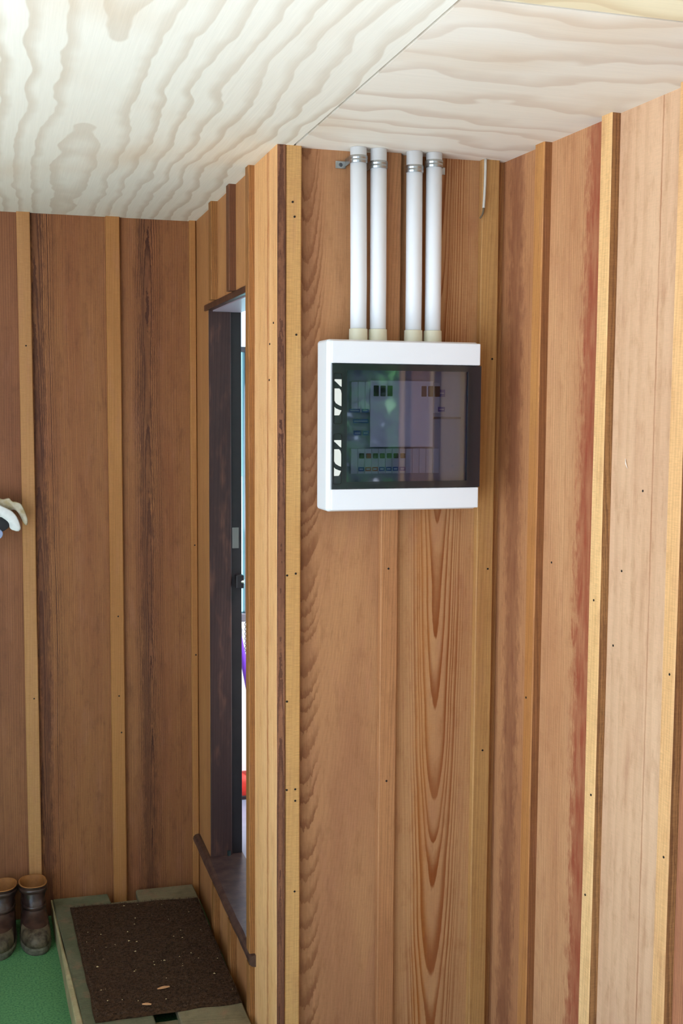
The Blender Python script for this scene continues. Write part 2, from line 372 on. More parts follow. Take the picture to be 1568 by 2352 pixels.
# rough dark sawn end of that corner board
M_edge = wood('dr_edge', '8a5c40', '6d4330', '4e2c20', Centre=.01, Depth=.002, Slope=.01, Wander=.02, Spacing=.004, Contrast=.8, Jag=1.2, Fibre=.9, Hatch=.4)
timber('edge_strip', .0205, .0030, H, M_edge, WDR, (XD-.003, 2.7632, 0), 0, wob=.0006, ch=.0008)
dr = [(3.289, 3.041, 2.105), (3.575, 3.291, 2.105), (3.98, 3.577, 2.105)]
M_d = [wood('dr_%d' % i, 'c48a55', 'b57a4a', '875433', Centre=.3, Depth=.1, Spacing=.008, Contrast=.3, Jag=.3, Fibre=.4) for i in range(4)]
for i, (y0, y1, z0) in enumerate(dr):
    timber('board', y0-y1, .0215, H-z0, M_d[i], WDR, (XD, y0, z0), RZD, wob=.0004, ch=.001, seg=3)
timber('board', 3.98-3.742, .0215, 2.105, M_d[3], WDR, (XD, 3.98, 0), RZD, wob=.0004, ch=.001)
M_db = wood('dbat', 'a9713f', '92602f', '5f3a22', Centre=.05, Depth=.02, Spacing=.005, Contrast=.5, Jag=.6, Fibre=.5)
M_db2 = wood('dbat_dark', '7d4f30', '6a4028', '4a2a1c', Centre=.05, Depth=.02, Spacing=.005, Contrast=.5, Jag=.6, Fibre=.5)
timber('batten', .042, .0205, H-SILL, M_db, WDR, (XD-.0205, 3.062, SILL), RZD)
timber('batten', .042, .0205, H-2.105, M_db2, WDR, (XD-.0205, 3.328, 2.105), RZD, seg=3)
timber('batten', .042, .0205, H-2.105, M_db, WDR, (XD-.0205, 3.615, 2.105), RZD, seg=3)
# boards below the sill
for i, (y0, y1) in enumerate(((3.742, 3.39), (3.388, 3.041))):
    timber('board', y0-y1, .0215, SILL-.03, M_d[i], WDR, (XD, y0, 0), RZD, wob=.0004, ch=.001, seg=2)
timber('batten', .042, .0205, SILL-.035, M_db, WDR, (XD-.0205, 3.615, 0), RZD, seg=2)
timber('batten', .042, .0205, SILL-.035, M_db, WDR, (XD-.0205, 3.340, 0), RZD, seg=2)
timber('batten', .036, .0205, SILL-.035, M_db, WDR, (XD-.0205, 3.060, 0), RZD, seg=2)
for z0, z1, y0, y1 in ((0, H+.02, 2.80, 3.02), (2.125, H+.02, 3.02, 3.98), (0, H+.02, 3.79, 3.98), (0, SILL-.04, 3.02, 3.79)):
    box('backing', XD+.0225, XD+.108, y0+.07*(y0 < 2.9), y1, z0, z1, M_frame, WDR)
for Y, z in ((2.84, 1.93), (2.845, 1.84), (2.80, 1.98)): nail((XD-.0045, Y, z), (-1, 0, 0), WDR, M_nail)

# --- the door frame
M_brown = wood('door_brown', '4a3430', '3f2b29', '2c1d1c', rough=.38, Centre=.2, Depth=.1, Spacing=.008, Contrast=.3, Jag=.2, Fibre=.25, Hatch=.05, bump=.1)
M_dark = plain('door_dark', '231b1c', .4, noise=.3, nscale=20)
DOOR = empty('door_1', (XD, 3.4, SILL)); tag(DOOR, 'dark brown door frame with worn sill, open to a bright room', 'door', kind='structure')
DOOR.location = (0, 0, 0)
timber('jamb', .0735, .045, 2.085-SILL, M_brown, DOOR, (XD+.0005, 3.7375, SILL), 0, wob=.0006)
box('door_stop', XD+.0745, XD+.110, 3.7475, 3.788, SILL, 2.085, M_dark, DOOR, .001)
box('head', XD-.006, XD+.110, 3.064, 3.788, 2.0855, 2.1045, wood('head_brown', '54372c', '432a24', '2f1d1a', rough=.35, Contrast=.3, Fibre=.3), DOOR, .002)
box('head_sheen', XD+.014, XD+.109, 3.066, 3.786, 2.0815, 2.0853, plain('head_sheen', 'b9a8b4', .3), DOOR)  # thin slip under the head, reflected room light put into its pale colour
box('near_jamb', XD+.024, XD+.108, 3.024, 3.062, SILL, 2.085, M_brown, DOOR, .001)
# sill: a worn plank with rounded nose and horns past the frame
bm = bmesh.new(); n = 14; prof = []
x0, x1, zt, zb = .640, XD+.112, SILL, SILL-.034
for a in range(7): t = math.pi/2 + math.pi*a/6; prof.append((x0+.017+.017*math.cos(t), (zt+zb)/2+.017*math.sin(t)))
prof += [(x1, zb), (x1, zt)]
ys = [3.008+i*(3.962-3.008)/30 for i in range(31)]
loops = []
for i, Y in enumerate(ys):
    dip = -.004*math.exp(-((Y-3.4)/.2)**2); wv = .0018*mnoise.noise((Y*14, 3, 0))
    loops.append([(px+wv*(px < .66), Y, pz+(dip if pz > zb+.02 else 0)) for px, pz in prof])
rings(bm, loops)
M_sill = plain('sill_worn', '3d2a28', .32, col2='584038', nscale=28, bump=.25)
obj('sill', bm, M_sill, DOOR)
M_brass = plain('strike_metal', '8b8680', .4, .8)
sp_ = bmesh.new(); rbox(sp_, XD+.078, XD+.100, 3.7445, 3.7475, 1.302, 1.372, .001); obj('strike_plate', sp_, M_brass, DOOR)
box('latch_block', XD+.086, XD+.112, 3.718, 3.7475, 1.170, 1.214, M_dark, DOOR, .002)
lb = bmesh.new(); tube(lb, [(XD+.098, 3.728, 1.192), (XD+.1135, 3.722, 1.192)], .008, 12); obj('latch_bolt', lb, plain('latch_chrome', 'd8d4cc', .25, 1.), DOOR)
sc = bmesh.new(); cyl(sc, (XD+.062, 3.735), .006, SILL, SILL+.016, 12); obj('door_stud', sc, plain('stud_dark', '26302e', .3), DOOR)

# --- ceiling of plywood sheets
CE = empty('ceiling'); tag(CE, 'pale plywood sheet ceiling with wavy pine grain over the porch', 'ceiling', kind='structure')
M_pl1 = plywood('ply_left', 'Y', 'f7f1e4', 'c2a98c', 19, 2.6, .42, 3.7, heart=.21)
M_pl2 = plywood('ply_right', 'X', 'f5ecdf', 'c8aa90', 8, 4.0, .40, 11.3)
M_pl3 = plywood('ply_near', 'X', 'f0e0bd', 'c9a87c', 9, 3.5, .4, 5.1)
XJ, YJ = .704, 1.706
XC1, YC0 = 1.50, -1.6
def sheet(x0, x1, y0, y1, mt, sag=0.):
    bm = bmesh.new(); rbox(bm, x0, x1, y0, y1, H, H+.012); return obj('plywood_sheet', bm, mt, CE)
sheet(-1.15, XJ-.0032, YC0, YB+.02, M_pl1)
sheet(XJ+.0032, XC1, YJ+.003, YW+.02, M_pl2)
sheet(XJ+.0032, XC1, YC0, YJ-.003, M_pl3)
box('roof_deck', -1.20, 1.62, YC0, YB+.06, H+.0135, H+.12, plain('roof_dark', '2e241e', .9), CE)

M_grey = plain('pale_paint', 'c2c6ca', .7, noise=.08, nscale=5)
M_dim = plain('dim_boards', '6a6864', .8, noise=.2, nscale=5)
# --- side wall out of view on the left, closing the far bay
WL = wall('wall_left', 'dim board wall closing the far bay at the left, beyond the picture')
timber('board', 1.45, .02, H, M_dim, WL, (-1.43, 4.0, 0), math.pi/2+math.pi, wob=.0004)

WN = wall('wall_near_blocker', 'unseen dim board wall added behind the viewer to cut frontal light')  # added out of view to hold back light from behind the viewer
timber('board', 2.75, .02, H, M_dim, WN, (1.60, YC0+.02, 0), math.pi, wob=.0004)

# --- the bright room behind the doorway
M_white = plain('white_paint', 'f2f2f0', .6)
RM = wall('wall_interior', 'white painted room wall seen through the doorway gap')
YI = 4.40
WX0, WX1, WZ0, WZ1 = .70, 1.55, .93, 2.26
for a, b, c, d in ((.60, WX0, .2, 2.36), (WX1, 2.05, .2, 2.36), (WX0, WX1, .2, WZ0), (WX0, WX1, WZ1, 2.36)):
    box('plaster', a, b, YI, YI+.10, c, d, M_white, RM)
box('lining', XD+.110, 1.9, YW+.095, YW+.12, .2, 2.36, M_white, RM)
box('lining', .60, .62, YB+.12, YI, .2, 2.36, M_white, RM)
box('lining', 1.90, 2.05, YW+.095, 3.75, .2, 2.36, M_white, RM)
box('lining', 1.90, 2.05, 3.75, YI, 2.30, 2.36, M_white, RM)
cz = box('ceiling_interior', .78, 2.05, YW+.13, YI+.1, 2.36, 2.40, M_white); tag(cz, 'white ceiling of the bright room behind the doorway', 'ceiling', kind='structure')
fi = box('floor_interior', XD+.1135, 2.05, YW+.125, YI, SILL-.05, SILL-.004, plain('vinyl_blue', '8b92a8', .3, noise=.12, nscale=12)); tag(fi, 'blue grey vinyl floor inside the bright room', 'floor', kind='structure')
M_alu = plain('window_grey', '6f6c75', .45, .2)
W1 = empty('window_1'); tag(W1, 'grey framed window of the bright room seen through the doorway gap', 'window', kind='structure')
M_pane = smoked('pane_cyan', (.70, .97, .97, 1))
M_pane2 = smoked('pane_clear', (.97, .98, 1, 1))
for nme, a, b, c, d in (('frame_bottom', WX0, WX1, WZ0, WZ0+.03), ('frame_top', WX0, WX1, WZ1-.03, WZ1), ('frame_side', WX0, WX0+.03, WZ0+.03, WZ1-.03), ('frame_side', WX1-.03, WX1, WZ0+.03, WZ1-.03),
                        ('transom', WX0+.03, WX1-.03, 1.985, 2.005), ('mullion', .921, .950, WZ0+.03, 1.985)):
    box(nme, a, b, YI-.005, YI+.045, c, d, M_alu, W1, .002)
box('pane', WX0+.03, .921, YI+.018, YI+.022, WZ0+.03, 1.985, M_pane, W1)
box('pane', .950, WX1-.03, YI+.018, YI+.022, WZ0+.03, 1.985, M_pane, W1)
box('pane', WX0+.03, WX1-.03, YI+.018, YI+.022, 2.005, WZ1-.03, M_pane2, W1)

rl = bpy.data.lights.new('added_fill_spot', 'SPOT'); rl.energy = 110; rl.color = (1, .98, .97); rl.spot_size = math.radians(46); rl.spot_blend = .7; rl.shadow_soft_size = .03  # spot added to brighten the inner wall, no such lamp known
rlo = bpy.data.objects.new('added_fill_spot_light', rl); C.objects.link(rlo); rlo.location = (1.50, 3.30, 2.20)
aim = (Vector((.93, 4.4, .62)) - rlo.location).normalized(); rlo.rotation_euler = aim.to_track_quat('-Z', 'Y').to_euler()
SPT = empty('added_fill_spot', (1.50, 3.30, 2.20)); tag(SPT, 'added spot lamp, unseen, brightening the room wall beyond the doorway', 'lamp')
bm = bmesh.new(); tube(bm, [-aim*.13, -aim*.015], [.035, .045], 18); obj('shade', bm, plain('lamp_white', 'f4f4f0', .4), SPT, True)
bm = bmesh.new(); tube(bm, [-aim*.10, Vector((-aim.x*.10, -aim.y*.10, .1595))], .008, 10); obj('stem', bm, plain('lamp_stem', 'd0d0d0', .4), SPT)

# ================================================================== THINGS
# --- the switchboard
BX0, BX1, BY0, BZ0, BZ1 = .762, 1.157, 2.663, 1.519, 1.936
SB = empty('switchboard', (0, 0, 0)); tag(SB, 'white plastic switchboard with smoked see-through door on the cedar wall', 'switchboard')
M_abs = plain('abs_white', 'eceef2', .35, spec=.4)
M_abs2 = plain('abs_band', 'f0f3fa', .3, spec=.4)
# hollow housing with chamfered front rim
bm = bmesh.new()
def rr(x0, x1, z0, z1, r, y, n=5):
    pts = []
    for cx, cz_, a0 in ((x1-r, z1-r, 0), (x0+r, z1-r, 90), (x0+r, z0+r, 180), (x1-r, z0+r, 270)):
        for i in range(n+1):
            a = math.radians(a0+90*i/n); pts.append((cx+r*math.cos(a), y, cz_+r*math.sin(a)))
    return pts
rings(bm, [rr(BX0+.002, BX1-.002, BZ0+.002, BZ1-.002, .008, YF-.001), rr(BX0, BX1, BZ0, BZ1, .008, 2.757), rr(BX0, BX1, BZ0, BZ1, .008, 2.680),
           rr(BX0+.007, BX1-.003, BZ0+.004, BZ1-.004, .008, 2.6665), rr(BX0+.010, BX1-.006, BZ0+.007, BZ1-.007, .006, 2.6665), rr(BX0+.010, BX1-.006, BZ0+.007, BZ1-.007, .006, 2.735)], True, True)
obj('housing', bm, M_abs, SB)
DZ0, DZ1 = 1.5755, 1.877
box('front_band', BX0+.0085, BX1-.001, 2.660, 2.6725, DZ1+.001, BZ1-.004, M_abs2, SB, .0022)
box('front_band', BX0+.0085, BX1-.001, 2.660, 2.6725, BZ0+.004, DZ0-.001, M_abs2, SB, .0022)
M_smoke_f = plain('smoked_rim', '22242a', .16, spec=.5, coat=.3)
M_smoke = smoked('smoked_pane', (.72, .74, .84, 1), .03, 1.75)
door = empty('smoked_door'); door.parent = SB
# rim of the door: outer frame as a ring, pane inside
px0, px1, pz0, pz1 = .806, 1.124, 1.590, 1.864
def ring_frame(bm, X0, X1, Z0, Z1, x0, x1, z0, z1, y0, y1, bev=.0015):
    for a, b, c, d in ((X0, x0, Z0, Z1), (x1, X1, Z0, Z1), (x0, x1, Z0, z0), (x0, x1, z1, Z1)): rbox(bm, a, b, y0, y1, c, d)
bm = bmesh.new(); ring_frame(bm, BX0+.0095, BX1+.001, DZ0, DZ1, px0, px1, pz0, pz1, 2.6585, 2.6665); obj('door_frame', bm, M_smoke_f, door)
bm = bmesh.new(); rbox(bm, px0, px1, 2.6600, 2.6622, pz0, pz1); obj('door_pane', bm, M_smoke, door)
bm = bmesh.new(); ring_frame(bm, px0-.003, px1+.003, pz0-.003, pz1+.003, px0+.002, px1-.002, pz0+.002, pz1-.002, 2.6565, 2.6598); obj('pane_bead', bm, M_smoke_f, door)
# latch slots with slanted white pieces on the left of the door
M_lat = plain('latch_white', 'e9ece6', .4)
M_slot = plain('slot_dark', '0e0e11', .35)
for zc in (1.7935, 1.6475):
    sl = bmesh.new(); o_, i_ = rr(.7745, .7960, zc-.062, zc+.062, .006, 2.6583, 4), rr(.7760, .7945, zc-.0605, zc+.0605, .0048, 2.6583, 4)
    lp = [[(a, 2.6583, c) for a, b, c in o_], [(a, 2.6570, c) for a, b, c in o_], [(a, 2.6570, c) for a, b, c in i_], [(a, 2.6583, c) for a, b, c in i_]]
    rings(sl, lp, False, False); s_ = obj('latch_slot', sl, M_slot, door)
    for pts in ([(.7765, .046), (.7942, .046), (.7942, .028), (.7905, .030), (.7800, .040), (.7765, .042)],
                [(.7765, .024), (.7885, .024), (.7925, .020), (.7942, .012), (.7942, -.0185), (.7880, -.016), (.7800, -.011), (.7765, -.005)],
                [(.7765, -.020), (.7800, -.0235), (.7885, -.027), (.7942, -.0285), (.7905, -.0375), (.7880, -.0405), (.7765, -.0405)]):
        pb = bmesh.new(); rings(pb, [[(x, y, zc+z) for x, z in pts] for y in (2.6584, 2.6574)]); obj('latch_piece', pb, M_lat, s_)
# what shows through the smoked door
M_pan = plain('panel_grey', 'b9bcc4', .5)
M_panD = plain('panel_dark', '5b5c64', .5)
box('inner_panel', BX0+.012, BX1-.008, 2.694, 2.698, BZ0+.010, BZ1-.010, M_pan, SB)
M_paper = plain('note_paper', 'f4f2f4', .7)
box('note_paper', .873, 1.037, 2.6755, 2.6765, 1.676, 1.838, M_paper, SB)
M_blue = plain('label_blue', '2c3f9a', .5); M_red = plain('label_red', 'b0312c', .5); M_blk = plain('toggle_black', '1d1d20', .4); M_mod = plain('module_grey', 'd4d5d8', .45)
M_labw = plain('label_white', 'dfe3ef', .5)
# lower row of breakers
for i in range(13):
    xx = .826 + i*.0178
    br = box('breaker', xx, xx+.0172, 2.680, 2.694, 1.610, 1.672, M_mod, SB, .0008, 1)
    if i < 8 and i > 0:
        box('toggle', xx+.003, xx+.0142, 2.6735, 2.680, 1.648, 1.660, M_red if i in (2,) else M_blk, br, .0008, 1)
        lb_ = box('rating_label', xx+.0012, xx+.016, 2.6793, 2.6800, 1.6165, 1.6265, M_red if i in (2, 3) else M_blue, br)
        box('rating_print', xx+.004, xx+.013, 2.6790, 2.6793, 1.620, 1.623, M_labw, lb_)
# upper row
for i in range(13):
    xx = .826 + i*.0178
    br = box('breaker', xx, xx+.0172, 2.680, 2.694, 1.760, 1.835, M_mod, SB, .0008, 1)
    if i in (3, 4, 5, 10, 11, 12): box('toggle', xx+.002, xx+.0150, 2.6735, 2.680, 1.80, 1.826, M_blk, br, .0008, 1)
for x0, x1, z0, z1 in ((.820, .848, 1.760, 1.769), (.852, .870, 1.760, 1.769), (.830, .870, 1.734, 1.744), (.832, .852, 1.704, 1.716), (.855, .871, 1.704, 1.716), (1.052, 1.070, 1.763, 1.775), (1.052, 1.070, 1.80, 1.818)):
    l_ = box('circuit_label', x0, x1, 2.6785, 2.6795, z0, z1, M_blue, SB)
    box('label_print', x0+.003, x1-.003, 2.6780, 2.6785, (z0+z1)/2-.0009, (z0+z1)/2+.0009, M_labw, l_)
box('label_strip', 1.045, 1.118, 2.690, 2.694, 1.745, 1.750, M_panD, SB)

# --- conduits and saddles
M_pvc = plain('pvc_white', 'eef1f6', .35, spec=.4); M_pvc2 = plain('pvc_cream', 'e2dfc8', .45)
M_galv = plain('galvanised', 'b9bdbf', .32, 1.0, noise=.15, nscale=60)
which = ['leftmost white conduit above the switchboard, tab clip on its left', 'second white conduit from the left above the switchboard', 'third white conduit from the left above the switchboard', 'rightmost white conduit above the switchboard']
CX = [(.8585, .8615), (.9105, .9125), (1.0045, 1.0065), (1.0565, 1.0585)]; CYc = 2.741
ZT = H - .0005
clip_z = [2.376, 2.366, 2.362, 2.392-.014]
for i, (xt, xb) in enumerate(CX):
    cd = empty('conduit', (xb, CYc, BZ1)); tag(cd, which[i], 'conduit', 'white conduits above the switchboard')
    bm = bmesh.new(); tube(bm, [(0, 0, .004), (0, 0, .15), ((xt-xb), 0, ZT-BZ1)], .0203, 28); obj('pipe', bm, M_pvc, cd, True)
    bm = bmesh.new(); n = 28
    rings(bm, [[(r*math.cos(2*math.pi*k/n), r*math.sin(2*math.pi*k/n), z) for k in range(n)] for r, z in ((.0206, .001), (.0232, .001), (.0235, .003), (.0228, .029), (.0222, .0305), (.0206, .0305))], False, False)
    obj('socket', bm, M_pvc2, cd, True)
wl = ['galvanised saddle clip around the leftmost white conduit', 'galvanised saddle clip around the second white conduit', 'galvanised saddle clip around the third white conduit', 'galvanised saddle clip around the rightmost white conduit']
for i, (xt, xb) in enumerate(CX):
    z = clip_z[i]; sd = empty('saddle_clip', (xt, CYc, z)); tag(sd, wl[i], 'pipe clip', 'conduit saddle clips')
    bm = bmesh.new(); n = 18; R0, R1 = .0206, .0222; ins, outs = [], []
    a0, a1 = math.radians(-25), math.radians(205)
    path = [((math.cos(a0+(a1-a0)*k/n)), -(math.sin(a0+(a1-a0)*k/n))) for k in range(n+1)]
    lo = []
    for c_, s_ in path: lo.append([(R0*c_, R0*s_, -.009), (R1*c_, R1*s_, -.009), ((R1+.0008)*c_, (R1+.0008)*s_, -.004), (R1*c_, R1*s_, .0), ((R1+.0008)*c_, (R1+.0008)*s_, .004), (R1*c_, R1*s_, .009), (R0*c_, R0*s_, .009)])
    rings(bm, lo); obj('band', bm, M_galv, sd, False)
    side = -1 if i in (0, 1) else 1
    xo = .020*side; x1 = .046*side if i in (0, 3) else .030*side
    yt = YW-CYc-.0215 if i in (1, 2) else YW-CYc-.003
    yt = YW-CYc-.003
    zz = -.006 if i in (0, 3) else -.012
    tb = bmesh.new(); rbox(tb, min(xo, x1), max(xo, x1), yt-.002, yt, zz-.009, zz+.009, .0006, 1); t_ = obj('tab', tb, M_galv, sd)
    lg = bmesh.new(); rbox(lg, xo-.001, xo+.001, .004, yt, -.009, .009); obj('leg', lg, M_galv, sd)
    if i in (0, 3):
        s2 = bmesh.new(); tube(s2, [(x1-.013*side, yt-.0045, zz), (x1-.013*side, yt-.002, zz)], [.0038, .0050], 12); obj('screw', s2, plain('screw_dark', '5d5f63', .4, .9), t_)

# --- cable stub hanging at the right end of the recess
cb = empty('cable_stub', (1.193, 2.77, 2.27)); tag(cb, 'thin grey cable hanging from the ceiling right of the conduits', 'cable')
bm = bmesh.new(); tube(bm, bez((.010, -.012, .1345), (.010, -.014, .09), (.009, -.013, .05), (.007, -.012, .012), 10), .0035, 10); obj('sheath', bm, plain('cable_grey', 'cfc9bd', .5), cb, True)
bm = bmesh.new(); tube(bm, bez((.007, -.012, .012), (.007, -.012, .0), (.004, -.011, -.006), (-.001, -.008, -.014), 8), [.0028]*5+[.0022]*4, 8); obj('end', bm, plain('cable_end', '6b5a45', .5), cb, True)

# --- low step of two planks on bearers
ST = empty('wooden_step'); tag(ST, 'low weathered plank step against the sill, under the brown mat', 'step')
M_st1 = wood('step_old_a', '6f6a50', '5c5f44', '3f3c2a', rough=.85, Centre=.1, Depth=.05, Spacing=.006, Contrast=.4, Jag=.5, Fibre=.7, bump=.5, StreakX=.05, StreakW=.12, StreakAmt=.45, streak='4f5f41')
M_st2 = wood('step_old_b', '8d7f60', '776a4e', '50462f', rough=.85, Centre=.1, Depth=.05, Spacing=.006, Contrast=.4, Jag=.5, Fibre=.6, bump=.5)
M_st3 = wood('step_pale', 'b5a67c', '9c8e66', '6f6344', rough=.85, Centre=.1, Depth=.05, Spacing=.006, Contrast=.3, Jag=.4, Fibre=.5)
def plank_top(nme, bl, br_, fr_, fl_, z0, z1, mt):
    bm = bmesh.new(); n = 16; lo = []
    for i in range(n+1):
        t = i/n; a = Vector(bl).lerp(Vector(fl_), t); b = Vector(br_).lerp(Vector(fr_), t); w = .0025*mnoise.noise((t*6, z1*10, bl[0]*20)); c = .004
        lo.append([(a.x+w+c, a.y, z1), (b.x-w-c, b.y, z1), (b.x-w, b.y, z1-c), (b.x-w, b.y, z0), (a.x+w, a.y, z0), (a.x+w, a.y, z1-c)])
    rings(bm, lo); return obj(nme, bm, mt, ST)
plank_top('plank', (.148, 3.955, 0), (.338, 3.950, 0), (.392, 2.98, 0), (.203, 2.96, 0), STEP-.024, STEP, M_st1)
plank_top('plank', (.434, 3.955, 0), (.636, 3.950, 0), (.641, 2.955, 0), (.456, 2.97, 0), STEP-.024, STEP, M_st2)
for Y in (3.03, 3.45, 3.86): box('bearer', .185-.05*(Y-3.0)+.02, .632, Y, Y+.07, 0.0, STEP-.0245, M_st2, ST, .002)
plank_top('side_board', (.143, 3.958, 0), (.1475, 3.955, 0), (.2025, 2.96, 0), (.180, 2.96, 0), 0.0, STEP-.002, M_st3)

# --- coir door mat
mx = [(.203, 3.866), (.632, 3.825), (.638, 3.093), (.226, 3.098)]
MT = empty('door_mat', (.42, 3.45, STEP)); MT.location = (0, 0, 0); tag(MT, 'flat brown coir door mat lying on the plank step', 'door mat')
M_coir = plain('coir', '4c3524', .95, col2='2c1f14', nscale=120, bump=.9, spec=.1)
bm = bmesh.new(); N = 40
def matp(u, v):
    a = Vector((*mx[0], 0)).lerp(Vector((*mx[1], 0)), u); b = Vector((*mx[3], 0)).lerp(Vector((*mx[2], 0)), u); p = a.lerp(b, v)
    p.x += .004*mnoise.noise((v*7, u*2, 1)); p.y += .008*mnoise.noise((u*5, v*3, 2)); return p
g = []
for j in range(N+1):
    row = []
    for i in range(N+1):
        p = matp(i/N, j/N); e = min(i, j, N-i, N-j)
        row.append(bm.verts.new((p.x, p.y, STEP+.001+(.003 if e == 0 else .010)+.0025*mnoise.noise((p.x*25, p.y*25, 0)))))
    g.append(row)
for j in range(N):
    for i in range(N): bm.faces.new((g[j][i], g[j+1][i], g[j+1][i+1], g[j][i+1]))
ext = bmesh.ops.extrude_face_region(bm, geom=bm.faces[:])
for v in ext['geom']:
    if isinstance(v, bmesh.types.BMVert): v.co.z = STEP+.0006
obj('mat_base', bm, M_coir, MT)
def fibres(nme, mats, count, parent, seed):
    rr_ = random.Random(seed); V, Fc = [], []
    for q in range(count):
        p = matp(rr_.uniform(.01, .99), rr_.uniform(.01, .99)); a = rr_.uniform(0, 6.28); l = rr_.uniform(.004, .010); w = .0007
        d = Vector((math.cos(a), math.sin(a), 0)); s = Vector((-d.y, d.x, 0))*w; z = STEP+.0095+.0025*mnoise.noise((p.x*25, p.y*25, 0)); b = len(V)
        V += [(p.x-s.x, p.y-s.y, z), (p.x+s.x, p.y+s.y, z), (p.x+d.x*l*.7, p.y+d.y*l*.7, z+rr_.uniform(.002, .006))]; Fc.append((b, b+1, b+2))
    me = bpy.data.meshes.new(nme); me.from_pydata(V, [], Fc); o = link(nme, me, mats, parent); o['kind'] = 'stuff'; return o
fibres('coir_pile', plain('coir_pile', '5f4530', .9, col2='33231a', nscale=90), 30000, MT, 3)
# wood crumbs on the mat
M_chip = plain('chip', 'c98f5e', .7, noise=.2, nscale=80)
def chip(u, v, l, w, h, a, label):
    p = matp(u, v); bm = bmesh.new(); lo = []
    for i in range(6):
        t = i/5-.5; k = (1-abs(t)*.9); ww = w*k*(.8+.3*mnoise.noise((t*9, l*99, 0)))
        lo.append([(t*l, -ww/2, .001), (t*l, ww/2, .0), (t*l, ww/2*.7, h*k), (t*l, -ww/2*.6, h*.8*k)])
    rings(bm, lo); o = obj('wood_chip', bm, M_chip); o.location = (p.x, p.y, STEP+.0152); o.rotation_euler = (0, 0, a)
    tag(o, label, 'wood chip', 'wood chips on the mat')
chip(.50, .845, .036, .012, .005, .12, 'orange wood chip on the mat, farther from its front edge')
chip(.355, .952, .026, .011, .005, -.3, 'orange wood chip at the front edge of the mat')
rr2 = random.Random(12); V, Fc = [], []
for q in range(46):
    p = matp(rr2.uniform(.05, .97), rr2.uniform(.04, .97)); b = len(V); s = rr2.uniform(.0012, .0035); z = STEP+.0160; a = rr2.uniform(0, 6.3)
    V += [(p.x+s*k_*math.cos(a+t), p.y+s*math.sin(a+t), z) for t, k_ in ((0, 1.8), (2.1, .8), (4.2, .9))]+[(p.x, p.y, z+s*.8)]
    Fc += [(b, b+1, b+2), (b, b+1, b+3), (b+1, b+2, b+3), (b+2, b, b+3)]
me = bpy.data.meshes.new('crumbs'); me.from_pydata(V, [], Fc); cr = link('wood_crumbs', me, plain('crumb', 'd8bd86', .8)); tag(cr, 'tiny pale wood crumbs scattered over the brown mat', 'crumbs', kind='stuff')

